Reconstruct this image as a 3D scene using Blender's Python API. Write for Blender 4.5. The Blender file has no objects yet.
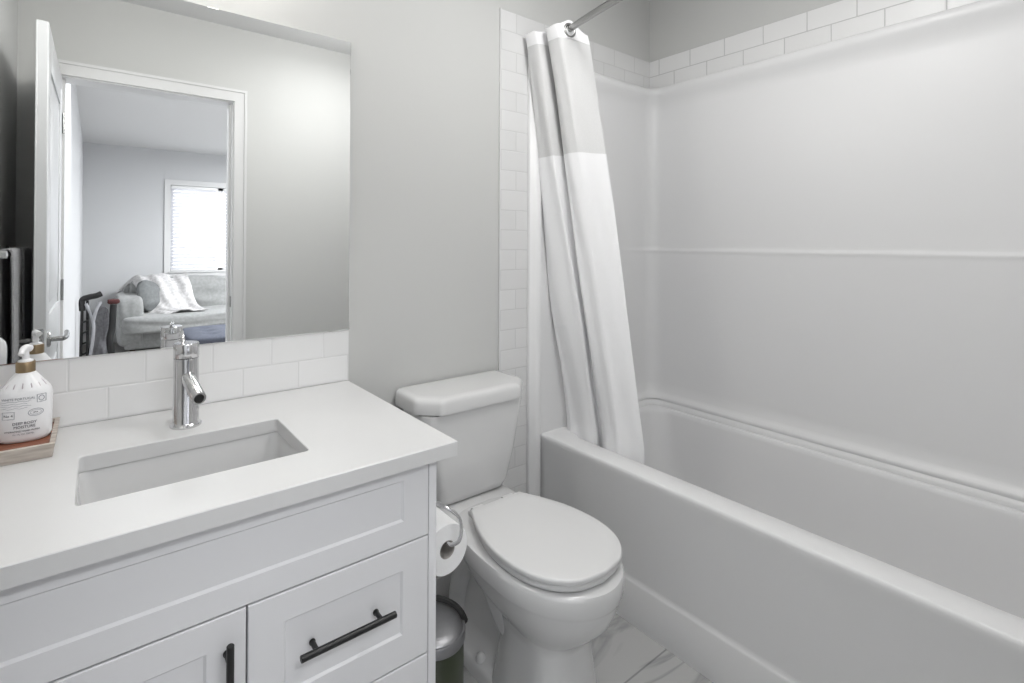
import bpy, bmesh, math, random
from mathutils import Vector, Matrix, noise
random.seed(4)
S = bpy.context.scene
COL = S.collection
PI = math.pi
# ---------------------------------------------------------------- camera
F_PX, CX, CY = 498.78, 443.63, 239.79
YAW, PITCH, ROLL = math.radians(34.824), math.radians(.375), math.radians(.2757)
CAM = Vector((0, 0, 1.247))
cd = bpy.data.cameras.new('camera'); cam = bpy.data.objects.new('camera', cd); COL.objects.link(cam)
fw = Vector((math.sin(YAW)*math.cos(PITCH), math.cos(YAW)*math.cos(PITCH), math.sin(PITCH)))
rt = Vector((math.cos(YAW), -math.sin(YAW), 0)); up = rt.cross(fw)
r2 = rt*math.cos(ROLL)+up*math.sin(ROLL); u2 = -rt*math.sin(ROLL)+up*math.cos(ROLL)
m4 = Matrix((r2, u2, -fw)).transposed().to_4x4(); m4.translation = CAM
cam.matrix_world = m4
cd.sensor_width = 36; cd.sensor_fit = 'HORIZONTAL'; cd.lens = F_PX/1024*36
cd.shift_x = (512-CX)/1024; cd.shift_y = -(341.5-CY)/1024
cd.clip_start = .01
S.camera = cam
# ---------------------------------------------------------------- light
S.view_settings.view_transform = 'Standard'; S.view_settings.look = 'None'
S.view_settings.gamma = 1; S.view_settings.use_curve_mapping = False
S.view_settings.exposure = 0.0
w = bpy.data.worlds.new('daylight'); S.world = w; w.use_nodes = True
bg = w.node_tree.nodes['Background']; bg.inputs[0].default_value = (.93, .96, 1, 1); bg.inputs[1].default_value = 3.0
def area(name, loc, rot, sx, sy, power, color=(1, 1, 1)):
    l = bpy.data.lights.new(name, 'AREA'); l.shape = 'RECTANGLE'; l.size = sx; l.size_y = sy
    l.energy = power; l.color = color
    o = bpy.data.objects.new(name, l); o.location = loc; o.rotation_euler = rot; COL.objects.link(o); return o
area('added_ceiling_fill', (1.15, .55, 2.36), (0, 0, 0), .55, .55, 7, (1, .995, .985))  # added downward fill for the bathroom, source out of view
pl_ = bpy.data.lights.new('added_ceiling_point', 'POINT'); pl_.energy = 8.5; pl_.shadow_soft_size = .10; pl_.color = (1, .995, .985)  # added point fill, brightens the walls near the ceiling
po_ = bpy.data.objects.new('added_ceiling_point', pl_); po_.location = (1.15, .55, 2.24); COL.objects.link(po_)
area('added_hall_fill', (.40, -.80, 2.41), (math.radians(35), 0, 0), .9, .4, 27, (.97, .98, 1))  # added front fill through the doorway onto the vanity, no fixture
area('added_living_fill', (2.5, -2.3, 2.36), (0, 0, 0), 1.2, 1.2, 190, (.97, .985, 1))  # added living room fill, placed outside the mirror's view

# ---------------------------------------------------------------- materials
def srgb(c):
    return tuple(((v/255)/12.92 if v/255 <= .04045 else ((v/255+.055)/1.055)**2.4) for v in c)
class NT:
    def __init__(s, name):
        s.m = bpy.data.materials.new(name); s.m.use_nodes = True; s.t = s.m.node_tree
        s.b = s.t.nodes['Principled BSDF']
    def n(s, kind, **kw):
        o = s.t.nodes.new(kind)
        for k, v in kw.items(): setattr(o, k, v)
        return o
    def l(s, a, b): s.t.links.new(a, b)
def mat(name, col, rough=.5, metal=0, noise_amt=0, noise_scale=40, bump=0, bump_scale=200, coat=0, trans=0, emis=0, sheen=0, spec=.5, sss=0):
    N = NT(name); b = N.b
    b.inputs['Base Color'].default_value = (*col, 1); b.inputs['Roughness'].default_value = rough
    b.inputs['Metallic'].default_value = metal; b.inputs['Coat Weight'].default_value = coat
    b.inputs['Coat Roughness'].default_value = .08
    b.inputs['Specular IOR Level'].default_value = spec
    b.inputs['Transmission Weight'].default_value = trans
    b.inputs['Sheen Weight'].default_value = sheen
    if emis: b.inputs['Emission Color'].default_value = (*col, 1); b.inputs['Emission Strength'].default_value = emis
    tc = N.n('ShaderNodeTexCoord')
    if noise_amt:
        nz = N.n('ShaderNodeTexNoise'); nz.inputs['Scale'].default_value = noise_scale; nz.inputs['Detail'].default_value = 4
        N.l(tc.outputs['Object'], nz.inputs['Vector'])
        r = N.n('ShaderNodeValToRGB'); a = noise_amt
        r.color_ramp.elements[0].position = .3; r.color_ramp.elements[1].position = .7
        r.color_ramp.elements[0].color = (*[max(0, c*(1-a)) for c in col], 1); r.color_ramp.elements[1].color = (*[min(1, c*(1+a)) for c in col], 1)
        N.l(nz.outputs['Fac'], r.inputs[0]); N.l(r.outputs[0], b.inputs['Base Color'])
    if bump:
        nb = N.n('ShaderNodeTexNoise'); nb.inputs['Scale'].default_value = bump_scale; nb.inputs['Detail'].default_value = 3
        N.l(tc.outputs['Object'], nb.inputs['Vector'])
        bp = N.n('ShaderNodeBump'); bp.inputs['Strength'].default_value = bump; bp.inputs['Distance'].default_value = .002
        N.l(nb.outputs['Fac'], bp.inputs['Height']); N.l(bp.outputs[0], b.inputs['Normal'])
    return N.m
def tile_mat(name, axis, col, grout, tw, th, u0, v0, rough=.15, off=.5, gw=.0022):
    """running-bond tile over object coordinates; axis = which coordinate runs along the row"""
    N = NT(name); tc = N.n('ShaderNodeTexCoord'); sp = N.n('ShaderNodeSeparateXYZ'); N.l(tc.outputs['Object'], sp.inputs[0])
    def ma(op, a, b=None):
        q = N.n('ShaderNodeMath', operation=op)
        for i, v in enumerate((a, b)):
            if v is None: continue
            if isinstance(v, (int, float)): q.inputs[i].default_value = v
            else: N.l(v, q.inputs[i])
        return q.outputs[0]
    u = sp.outputs[axis[0]]; v = sp.outputs[axis[1]]
    V = ma('DIVIDE', ma('SUBTRACT', v, v0), th); row = ma('FLOOR', V); fv = ma('FRACT', V)
    par = ma('MULTIPLY', ma('FLOORED_MODULO', row, 2.0), off)
    U = ma('ADD', ma('DIVIDE', ma('SUBTRACT', u, u0), tw), par); fu = ma('FRACT', U); cu = ma('FLOOR', U)
    du = ma('MULTIPLY', ma('MINIMUM', fu, ma('SUBTRACT', 1.0, fu)), tw)
    dv = ma('MULTIPLY', ma('MINIMUM', fv, ma('SUBTRACT', 1.0, fv)), th)
    d = ma('MINIMUM', du, dv)
    mr = N.n('ShaderNodeMapRange'); mr.interpolation_type = 'SMOOTHSTEP'
    N.l(d, mr.inputs['Value']); mr.inputs['From Min'].default_value = gw*.4; mr.inputs['From Max'].default_value = gw
    mx = N.n('ShaderNodeMix', data_type='RGBA'); N.l(mr.outputs[0], mx.inputs['Factor'])
    mx.inputs['A'].default_value = (*grout, 1); mx.inputs['B'].default_value = (*col, 1)
    wn = N.n('ShaderNodeTexWhiteNoise', noise_dimensions='2D'); cb = N.n('ShaderNodeCombineXYZ')
    N.l(cu, cb.inputs[0]); N.l(row, cb.inputs[1]); N.l(cb.outputs[0], wn.inputs['Vector'])
    hs = N.n('ShaderNodeHueSaturation'); mv = N.n('ShaderNodeMapRange'); N.l(wn.outputs['Value'], mv.inputs['Value'])
    mv.inputs['To Min'].default_value = .975; mv.inputs['To Max'].default_value = 1.02
    N.l(mv.outputs[0], hs.inputs['Value']); N.l(mx.outputs['Result'], hs.inputs['Color'])
    N.l(hs.outputs[0], N.b.inputs['Base Color']); N.b.inputs['Roughness'].default_value = rough
    m2 = N.n('ShaderNodeMapRange'); N.l(d, m2.inputs['Value']); m2.inputs['From Max'].default_value = gw*1.6
    bp = N.n('ShaderNodeBump'); bp.inputs['Strength'].default_value = .5; bp.inputs['Distance'].default_value = .0015
    N.l(m2.outputs[0], bp.inputs['Height']); N.l(bp.outputs[0], N.b.inputs['Normal'])
    return N, hs, d
WHITE = (.80, .80, .80)
M = {}
M['wall'] = mat('wall_paint', (.555, .558, .548), .7, bump=.12, bump_scale=260)
M['wall_lr'] = mat('living_wall_paint', (.56, .565, .575), .75, bump=.12, bump_scale=260)
M['ceiling'] = mat('ceiling_paint', (.66, .66, .66), .9, bump=.3, bump_scale=90)
M['trim'] = mat('trim_paint', (.66, .66, .66), .35)
M['cab'] = mat('cabinet_paint', (.715, .715, .73), .38)
M['cabside'] = mat('cabinet_dark', (.25, .25, .25), .8)
M['acrylic'] = mat('tub_acrylic', (.75, .75, .755), .36, spec=.4)
M['porcelain'] = mat('porcelain', (.65, .65, .65), .12, coat=.4)
M['basin'] = mat('basin_porcelain', (.62, .62, .62), .1, coat=.4)
M['plastic'] = mat('seat_plastic', (.66, .66, .66), .3)
M['chrome'] = mat('chrome', (.66, .66, .67), .13, 1)
M['nickel'] = mat('brushed_nickel', (.36, .36, .355), .25, 1)
M['black'] = mat('black_metal', (.006, .006, .006), .4)
M['rubber'] = mat('black_rubber', (.012, .012, .012), .5)
M['mirror'] = mat('mirror_silver', (.93, .94, .94), .0, 1)
M['edge'] = mat('mirror_edge', (.55, .60, .58), .2)
M['curtain'] = mat('curtain_cloth', (.88, .88, .89), .8, bump=.35, bump_scale=500, noise_amt=.02, noise_scale=600)
M['mesh'] = mat('curtain_mesh', (.70, .70, .70), .85, bump=.6, bump_scale=900, noise_amt=.08, noise_scale=900)
M['paper'] = mat('tissue_paper', (.82, .82, .82), .95, bump=.4, bump_scale=300)
M['card'] = mat('cardboard', (.36, .34, .32), .9, noise_amt=.1)
M['steel'] = mat('brushed_steel', (.30, .30, .31), .42, 1, noise_amt=.04, noise_scale=60)
M['olive'] = mat('olive_enamel', (.020, .028, .010), .3, coat=.4)
M['door'] = mat('door_paint', (.58, .59, .60), .3)
M['towel'] = mat('towel_cloth', (.36, .36, .37), .95, bump=1, bump_scale=500, noise_amt=.25, noise_scale=250)
M['towel_dark'] = mat('towel_border', (.02, .02, .025), .95)
M['sofa'] = mat('sofa_fabric', (.27, .275, .272), .9, noise_amt=.12, noise_scale=30, bump=.5, bump_scale=300, sheen=.3)
M['pillow'] = mat('pillow_fabric', (.17, .178, .18), .9, noise_amt=.12, noise_scale=40, bump=.5, bump_scale=300)
M['throw'] = mat('throw_fleece', (.56, .55, .55), .95, noise_amt=.22, noise_scale=35, bump=1, bump_scale=120)
M['ottoman'] = mat('ottoman_fabric', (.08, .088, .115), .9, noise_amt=.15, noise_scale=60)
M['wood'] = mat('dark_wood', (.05, .035, .025), .4, noise_amt=.3, noise_scale=20)
M['carpet'] = mat('carpet', (.33, .32, .31), 1, noise_amt=.25, noise_scale=300, bump=1, bump_scale=400)
M['grey_fabric'] = mat('stroller_fabric', (.16, .16, .17), .9, noise_amt=.2, noise_scale=50)
M['pale_plastic'] = mat('pale_plastic', (.34, .34, .36), .4)
M['red_fabric'] = mat('dark_red_fabric', (.09, .03, .03), .9)
M['vinyl'] = mat('window_vinyl', (.82, .82, .82), .4)
M['shade'] = mat('lamp_shade_glass', (1, .97, .93), .5, emis=3)
M['shade_c'] = mat('added_dome_glass', (1, .98, .95), .5, emis=2.5)  # glow of the added, unseen bathroom dome
M['gold'] = mat('bronze_collar', (.30, .22, .13), .35, .8, noise_amt=.1)
M['pump'] = mat('pump_plastic', (.82, .82, .83), .3)
M['ink'] = mat('label_ink', (.05, .05, .07), .7)
M['ink_soft'] = mat('label_ink_soft', (.24, .25, .29), .7)
M['ink_pink'] = mat('label_ink_mauve', (.48, .42, .45), .7)
# glass
gm = NT('window_glass'); gm.b.inputs['Transmission Weight'].default_value = 1; gm.b.inputs['Roughness'].default_value = 0
gm.b.inputs['IOR'].default_value = 1.02; gm.b.inputs['Base Color'].default_value = (1, 1, 1, 1); M['glass'] = gm.m
# blind slats let daylight through
bl = NT('blind_slat'); tr = bl.n('ShaderNodeBsdfTranslucent'); tr.inputs[0].default_value = (.9, .9, .92, 1)
di = bl.n('ShaderNodeBsdfDiffuse'); di.inputs[0].default_value = (.85, .85, .87, 1); ms = bl.n('ShaderNodeMixShader'); ms.inputs[0].default_value = .6
bl.l(di.outputs[0], ms.inputs[1]); bl.l(tr.outputs[0], ms.inputs[2]); bl.l(ms.outputs[0], bl.t.nodes['Material Output'].inputs[0]); M['blind'] = bl.m
# quartz counter: white with fine grey flecks
q = NT('quartz'); tc = q.n('ShaderNodeTexCoord')
vo = q.n('ShaderNodeTexVoronoi'); vo.inputs['Scale'].default_value = 420; q.l(tc.outputs['Object'], vo.inputs['Vector'])
cr = q.n('ShaderNodeValToRGB'); cr.color_ramp.elements[0].position = .04; cr.color_ramp.elements[0].color = (.55, .55, .55, 1)
cr.color_ramp.elements[1].position = .16; cr.color_ramp.elements[1].color = (.635, .635, .635, 1)
q.l(vo.outputs['Distance'], cr.inputs[0])
n2 = q.n('ShaderNodeTexNoise'); n2.inputs['Scale'].default_value = 6; n2.inputs['Detail'].default_value = 6; q.l(tc.outputs['Object'], n2.inputs['Vector'])
mr = q.n('ShaderNodeMapRange'); q.l(n2.outputs['Fac'], mr.inputs['Value']); mr.inputs['To Min'].default_value = .96; mr.inputs['To Max'].default_value = 1.03
hs = q.n('ShaderNodeHueSaturation'); q.l(cr.outputs[0], hs.inputs['Color']); q.l(mr.outputs[0], hs.inputs['Value'])
q.l(hs.outputs[0], q.b.inputs['Base Color']); q.b.inputs['Roughness'].default_value = .33; M['quartz'] = q.m
# wall tiles (75 x 150 mm)
TW, TH = .1521, .0762
M['tile_x'] = tile_mat('subway_tile_back', (0, 2), (.70, .70, .70), (.61, .61, .61), TW, TH, 1.2535, 2.136-28*TH)[0].m
M['tile_y'] = tile_mat('subway_tile_side', (1, 2), (.74, .74, .74), (.50, .50, .50), TW, TH, 1.147-8*TW+.0, 2.136-28*TH, rough=.35)[0].m
M['tile_bs'] = tile_mat('backsplash_tile', (0, 2), (.80, .80, .80), (.74, .74, .74), TW, TH, .0248-4*TW, .827-TH*10)[0].m
# marble-look floor tiles
Nf, hsf, df = tile_mat('marble_floor_tile', (0, 1), (.50, .50, .495), (.30, .30, .30), .61, .305, .32, .872-.305*6, .25, gw=.0035)
tc = Nf.n('ShaderNodeTexCoord'); mp = Nf.n('ShaderNodeMapping'); mp.inputs['Rotation'].default_value = (0, 0, .9); mp.inputs['Scale'].default_value = (1.0, 3.2, 1)
Nf.l(tc.outputs['Object'], mp.inputs[0])
wv = Nf.n('ShaderNodeTexNoise'); wv.inputs['Scale'].default_value = 1.6; wv.inputs['Detail'].default_value = 5; wv.inputs['Distortion'].default_value = 1.4
Nf.l(mp.outputs[0], wv.inputs['Vector'])
ab = Nf.n('ShaderNodeMath', operation='SUBTRACT'); ab.inputs[1].default_value = .5; Nf.l(wv.outputs['Fac'], ab.inputs[0])
a2 = Nf.n('ShaderNodeMath', operation='ABSOLUTE'); Nf.l(ab.outputs[0], a2.inputs[0])
vr = Nf.n('ShaderNodeValToRGB'); vr.color_ramp.elements[0].position = 0; vr.color_ramp.elements[0].color = (.72, .72, .73, 1)
vr.color_ramp.elements[1].position = .05; vr.color_ramp.elements[1].color = (1, 1, 1, 1); Nf.l(a2.outputs[0], vr.inputs[0])
mu = Nf.n('ShaderNodeMix', data_type='RGBA', blend_type='MULTIPLY'); mu.inputs['Factor'].default_value = 1
Nf.l(hsf.outputs[0], mu.inputs['A']); Nf.l(vr.outputs[0], mu.inputs['B']); Nf.l(mu.outputs['Result'], Nf.b.inputs['Base Color']); M['floor'] = Nf.m
# tray woods
def wood(name, c1, c2, scale):
    N = NT(name); tc = N.n('ShaderNodeTexCoord'); mp = N.n('ShaderNodeMapping'); mp.inputs['Scale'].default_value = (3, 30, 30)
    N.l(tc.outputs['Object'], mp.inputs[0]); nz = N.n('ShaderNodeTexNoise'); nz.inputs['Scale'].default_value = scale; nz.inputs['Detail'].default_value = 6
    N.l(mp.outputs[0], nz.inputs['Vector']); r = N.n('ShaderNodeValToRGB'); r.color_ramp.elements[0].position = .35; r.color_ramp.elements[1].position = .65
    r.color_ramp.elements[0].color = (*c1, 1); r.color_ramp.elements[1].color = (*c2, 1); N.l(nz.outputs['Fac'], r.inputs[0])
    N.l(r.outputs[0], N.b.inputs['Base Color']); N.b.inputs['Roughness'].default_value = .55; return N.m
M['tray_in'] = wood('reddish_wood', (.17, .06, .035), (.30, .12, .07), 4)
M['tray_out'] = wood('pale_weathered_wood', (.36, .31, .27), (.55, .50, .45), 4)

# ---------------------------------------------------------------- helpers
def tag(o, label=None, cat=None, group=None, kind=None):
    if label: o['label'] = label
    if cat: o['category'] = cat
    if group: o['group'] = group
    if kind: o['kind'] = kind
    return o
def empty(name, loc, label, cat, group=None, rz=0):
    o = bpy.data.objects.new(name, None); o.empty_display_size = .05; COL.objects.link(o)
    o.location = loc; o.rotation_euler = (0, 0, rz); return tag(o, label, cat, group)
def obj(name, bm, m, parent=None, smooth=True, angle=35, world=True):
    """link a bmesh (given in world coordinates) as one mesh; relative to the parent's origin"""
    bmesh.ops.recalc_face_normals(bm, faces=bm.faces[:])
    me = bpy.data.meshes.new(name); bm.to_mesh(me); bm.free()
    for k in (m if isinstance(m, list) else [m]): me.materials.append(k)
    if smooth:
        me.shade_smooth(); me.set_sharp_from_angle(angle=math.radians(angle))
    o = bpy.data.objects.new(name, me); COL.objects.link(o)
    if parent is not None:
        o.parent = parent
        if world:
            W = Vector((0, 0, 0)); p = parent
            rz = 0
            while p is not None: W += p.location; p = p.parent
            me.transform(Matrix.Translation(-W))
            if parent.parent is None and abs(parent.rotation_euler.z) > 1e-9:
                me.transform(Matrix.Rotation(-parent.rotation_euler.z, 4, 'Z'))
    return o
def struct(name, bm, m, **k):
    return tag(obj(name, bm, m, **k), kind='structure')
def box(bm, a, b, bev=0, seg=2, mi=0):
    x0, y0, z0 = [min(p, q_) for p, q_ in zip(a, b)]; x1, y1, z1 = [max(p, q_) for p, q_ in zip(a, b)]
    t = bmesh.new()
    vs = [t.verts.new(p) for p in ((x0,y0,z0),(x1,y0,z0),(x1,y1,z0),(x0,y1,z0),(x0,y0,z1),(x1,y0,z1),(x1,y1,z1),(x0,y1,z1))]
    for f in ((0,3,2,1),(4,5,6,7),(0,1,5,4),(1,2,6,5),(2,3,7,6),(3,0,4,7)): t.faces.new([vs[i] for i in f])
    if bev: bmesh.ops.bevel(t, geom=t.edges[:], offset=bev, segments=seg, profile=.5, affect='EDGES')
    for f in t.faces: f.material_index = mi
    merge(bm, t); return bm
def merge(bm, t, mx=None):
    if mx is not None: bmesh.ops.transform(t, matrix=mx, verts=t.verts[:])
    me = bpy.data.meshes.new('tmp'); t.to_mesh(me); t.free(); bm.from_mesh(me); bpy.data.meshes.remove(me)
def nb(): return bmesh.new()
def bx(*a, **k): return box(nb(), *a, **k)
def loft(bm, rings, cap0=True, cap1=True, close=True):
    R = [[bm.verts.new(p) for p in r] for r in rings]
    n = len(R[0])
    for a, b in zip(R, R[1:]):
        for i in range(n if close else n-1):
            j = (i+1) % n
            bm.faces.new((a[i], a[j], b[j], b[i]))
    if cap0: bm.faces.new(R[0][::-1])
    if cap1: bm.faces.new(R[-1])
    return bm
def lathe(bm, prof, c=(0, 0, 0), n=48, axis='Z', cap=True):
    """prof: list of (radius, height)"""
    c = Vector(c); rings = []
    for r, h in prof:
        ring = []
        for i in range(n):
            a = 2*PI*i/n; x, y = max(r, 1e-5)*math.cos(a), max(r, 1e-5)*math.sin(a)
            p = {'Z': (x, y, h), 'Y': (x, h, y), 'X': (h, x, y)}[axis]
            ring.append(c+Vector(p))
        rings.append(ring)
    return loft(bm, rings, cap, cap)
def tube(bm, pts, r, n=12, closed=False, caps=True):
    pts = [Vector(p) for p in pts]; N = len(pts); rings = []
    rr = r if isinstance(r, (list, tuple)) else [r]*N
    prev = None
    for i, p in enumerate(pts):
        if closed: t = (pts[(i+1) % N]-pts[i-1]).normalized()
        else: t = (pts[min(i+1, N-1)]-pts[max(i-1, 0)]).normalized()
        if prev is None:
            a = t.orthogonal().normalized()
        else:
            a = (prev-t*prev.dot(t)).normalized()
        prev = a; b = t.cross(a)
        rings.append([p+(a*math.cos(2*PI*k/n)+b*math.sin(2*PI*k/n))*rr[i] for k in range(n)])
    if closed: rings.append(rings[0])
    return loft(bm, rings, caps and not closed, caps and not closed)
def catmull(pts, k=8):
    pts = [Vector(p) for p in pts]; out = []
    P = [2*pts[0]-pts[1]]+pts+[2*pts[-1]-pts[-2]]
    for i in range(1, len(P)-2):
        a, b, c, d = P[i-1:i+3]
        for s in range(k):
            t = s/k; out.append(.5*((2*b)+(c-a)*t+(2*a-5*b+4*c-d)*t*t+(3*b-a-3*c+d)*t**3))
    out.append(pts[-1]); return out
def rrect(x0, x1, y0, y1, r, z, k=8):
    """rounded rectangle ring in plan; r = one radius"""
    pts = []
    for (cx, cy, a0) in ((x1-r, y1-r, 0), (x0+r, y1-r, PI/2), (x0+r, y0+r, PI), (x1-r, y0+r, 1.5*PI)):
        for i in range(k+1):
            a = a0+PI/2*i/k; pts.append(Vector((cx+r*math.cos(a), cy+r*math.sin(a), z)))
    return pts
def interp(tab, x):
    if x <= tab[0][0]: return tab[0][1]
    for (a, va), (b, vb) in zip(tab, tab[1:]):
        if x <= b:
            t = (x-a)/(b-a); t = t*t*(3-2*t) if len(tab) > 2 else t
            return va+(vb-va)*t
    return tab[-1][1]

# ---------------------------------------------------------------- the room
XL, XR, YB, YF, H = -.30, 2.220, 1.430, -.10, 2.44
TY, TX = 1.424, 2.214                       # tile faces
struct('floor', bx((XL-.12, YF-.12, -.05), (XR+.12, YB+.12, 0)), M['floor'], smooth=False)
struct('wall_back', bx((XL-.12, YB, 0), (XR+.12, YB+.12, H)), M['wall'], smooth=False)
struct('wall_right', bx((XR, YF, 0), (XR+.12, YB, H)), M['wall'], smooth=False)
struct('wall_left', bx((XL-.12, YF-.12, 0), (XL, YB, H)), M['wall'], smooth=False)
struct('ceiling', bx((XL-.12, YF-.12, H), (XR+.12, YB+.12, H+.08)), M['ceiling'], smooth=False)
DX0, DX1, DH = -.140, .615, 2.02
bm = nb(); box(bm, (XL, YF-.12, 0), (DX0-.015, YF, H)); box(bm, (DX1+.015, YF-.12, 0), (XR+.12, YF, H)); box(bm, (DX0-.015, YF-.12, DH+.015), (DX1+.015, YF, H))
struct('wall_front', bm, M['wall'], smooth=False)
# tile fields, each one sheet of tile on the wall
bm = nb(); box(bm, (1.250, TY, 0), (XR, YB, 2.136)); struct('trim_1', bm, M['tile_x'], smooth=False)
struct('trim_2', bx((TX, YF, 1.90), (XR, TY, 2.136)), M['tile_y'], smooth=False)
struct('trim_3', bx((XL, TY, .8255), (.637, YB, .980)), M['tile_bs'], smooth=False)
struct('trim_4', bx((1.2465, TY-.002, 0), (1.2505, YB, 2.139), bev=.0006), M['trim'])
for nme, bmx in (('baseboard_back', bx((.598, YB-.013, 0), (1.2465, YB, .10), bev=.003)),
                 ('baseboard_front', bx((DX1+.085, YF, 0), (1.44, YF+.013, .10), bev=.003)),
                 ('baseboard_left', bx((XL, YF+.0, 0), (XL+.013, .86, .10), bev=.003))):
    struct(nme, bmx, M['trim'])
# doorway: jamb + casing on both sides, in one structure with stepped profile
bm = nb()
for y0, y1 in ((YF, YF+.016), (YF-.136, YF-.12)):
    s = 1 if y0 == YF else -1
    for (a, b) in (((DX0-.072, 0), (DX0-.006, DH+.072)), ((DX1+.006, 0), (DX1+.072, DH+.072)), ((DX0-.006, DH+.006), (DX1+.006, DH+.072))):
        box(bm, (a[0], y0, a[1]), (b[0], y1, b[1]))
    yb = YF+.016 if s > 0 else YF-.142
    for (a, b) in (((DX0-.072, 0), (DX0-.058, DH+.072)), ((DX1+.058, 0), (DX1+.072, DH+.072)), ((DX0-.058, DH+.058), (DX1+.058, DH+.072))):
        box(bm, (a[0], yb, a[1]), (b[0], yb+.006, b[1]))
box(bm, (DX0-.015, YF-.122, 0), (DX0, YF+.002, DH+.015)); box(bm, (DX1, YF-.122, 0), (DX1+.015, YF+.002, DH+.015)); box(bm, (DX0, YF-.122, DH), (DX1, YF+.002, DH+.015))
box(bm, (DX0, YF-.09, 0), (DX0+.012, YF-.04, DH)); box(bm, (DX1-.012, YF-.09, 0), (DX1, YF-.04, DH))
frame = struct('trim_5', bm, M['trim'])
obj('strike_plate', bx((DX1-.0015, YF-.036, .885), (DX1, YF-.008, .945), bev=.0005), M['nickel'], frame)
# open door slab, its edge towards the mirror
door = tag(bpy.data.objects.new('door_1', None), kind='structure'); COL.objects.link(door)
door.location = (DX0+.003, YF+.004, 0)
def panel_slab(L, T, HH, Z0):
    """slab in local coords: x from -T..0 , y 0..L, both faces with two moulded panels"""
    bm = nb(); box(bm, (-T+.006, 0, Z0), (-.006, L, HH), bev=0)
    rails = [(Z0, .26), (.80, .98), (HH-.14, HH)]
    for xs in ((-T, -T+.007), (-.007, 0)):
        for y0, y1 in ((0, .12), (L-.12, L)): box(bm, (xs[0], y0, Z0), (xs[1], y1, HH), bev=.0015)
        for z0, z1 in rails: box(bm, (xs[0], .119, z0), (xs[1], L-.119, z1), bev=.0015)
        for z0, z1 in ((.26, .80), (.98, HH-.14)):
            xa, xb = (xs[0]+.002, xs[1]) if xs[0] < -.02 else (xs[0], xs[1]-.002)
            box(bm, (xa, .16, z0+.04), (xb, L-.16, z1-.04), bev=.0018)
    return bm
slab = obj('door_slab', panel_slab(.745, .035, 2.005, .012), M['door'], door, world=False)
door.rotation_euler = (0, 0, math.radians(.3))
bm = nb(); lathe(bm, [(.0, .0), (.027, 0), (.027, .006), (.022, .010), (.0, .010)], (0, .69, .90), axis='X')
tube(bm, [(.008, .69, .90), (.045, .69, .90)], .009); tube(bm, catmull([(.045, .695, .90), (.052, .66, .90), (.052, .60, .903), (.05, .57, .905)], 5), .008)
obj('handle', bm, M['nickel'], door, world=False)
bm = nb(); lathe(bm, [(.0, .0), (.027, 0), (.027, -.006), (.022, -.010), (.0, -.010)], (-.035, .69, .90), axis='X')
tube(bm, [(-.043, .69, .90), (-.08, .69, .90)], .009); tube(bm, catmull([(-.08, .695, .90), (-.087, .66, .90), (-.087, .60, .903), (-.085, .57, .905)], 5), .008)
obj('handle', bm, M['nickel'], door, world=False)
bm = nb(); box(bm, (-.030, .7445, .855), (-.005, .7465, .945), bev=.0006); box(bm, (-.024, .745, .888), (-.011, .756, .912), bev=.003)
obj('latch_plate', bm, M['nickel'], door, world=False)
for z in (.22, 1.02, 1.80):
    bm = nb(); lathe(bm, [(.0, z-.05), (.006, z-.048), (.006, z+.048), (.0, z+.05)], (.006, .0, 0), n=16); obj('hinge', bm, M['nickel'], door, world=False)

# ---------------------------------------------------------------- living room seen through the doorway
LY, LX0, LX1 = -4.56, -.14, 3.3
struct('floor_living', bx((LX0-.1, LY-.2, -.05), (LX1+.1, YF-.12, 0)), M['carpet'], smooth=False)
struct('ceiling_living', bx((LX0-.1, LY-.2, H), (LX1+.1, YF-.12, H+.08)), M['ceiling'], smooth=False)
struct('wall_living_left', bx((LX0-.12, LY-.12, 0), (LX0, YF-.142, H)), M['wall_lr'], smooth=False)
struct('wall_living_right', bx((LX1, LY-.12, 0), (LX1+.12, YF-.12, H)), M['wall_lr'], smooth=False)
struct('wall_living_near', bx((XR+.12, YF-.12, 0), (LX1+.12, YF-.0, H)), M['wall_lr'], smooth=False)
WX0, WX1, WZ0, WZ1 = .79, 2.08, .85, 1.99
bm = nb(); box(bm, (LX0, LY-.12, 0), (WX0, LY, H)); box(bm, (WX1, LY-.12, 0), (LX1, LY, H)); box(bm, (WX0, LY-.12, 0), (WX1, LY, WZ0)); box(bm, (WX0, LY-.12, WZ1), (WX1, LY, H))
struct('wall_living_far', bm, M['wall_lr'], smooth=False)
struct('baseboard_living', bx((LX0, LY, 0), (LX1, LY+.014, .11), bev=.003), M['trim'])
win = tag(bpy.data.objects.new('window_1', None), kind='structure'); COL.objects.link(win); win.location = (WX0, LY, WZ0)
bm = nb()
for a, b in (((WX0-.07, WZ0-.07), (WX0, WZ1+.07)), ((WX1, WZ0-.07), (WX1+.07, WZ1+.07)), ((WX0, WZ1), (WX1, WZ1+.07)), ((WX0, WZ0-.07), (WX1, WZ0))):
    box(bm, (a[0], LY, a[1]), (b[0], LY+.018, b[1]))
box(bm, (WX0-.02, LY-.06, WZ0-.012), (WX1+.02, LY+.035, WZ0+.01), bev=.003)
obj('window_casing', bm, M['trim'], win)
bm = nb()
for a, b in (((WX0, WZ0), (WX0+.04, WZ1)), ((WX1-.04, WZ0), (WX1, WZ1)), ((WX0, WZ0), (WX1, WZ0+.04)), ((WX0, WZ1-.04), (WX1, WZ1)), ((1.375, WZ0), (1.435, WZ1))):
    box(bm, (a[0], LY-.10, a[1]), (b[0], LY-.045, b[1]), bev=.003)
obj('window_frame', bm, M['vinyl'], win)
obj('pane', bx((WX0+.03, LY-.078, WZ0+.03), (WX1-.03, LY-.073, WZ1-.03)), M['glass'], win, smooth=False)
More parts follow.
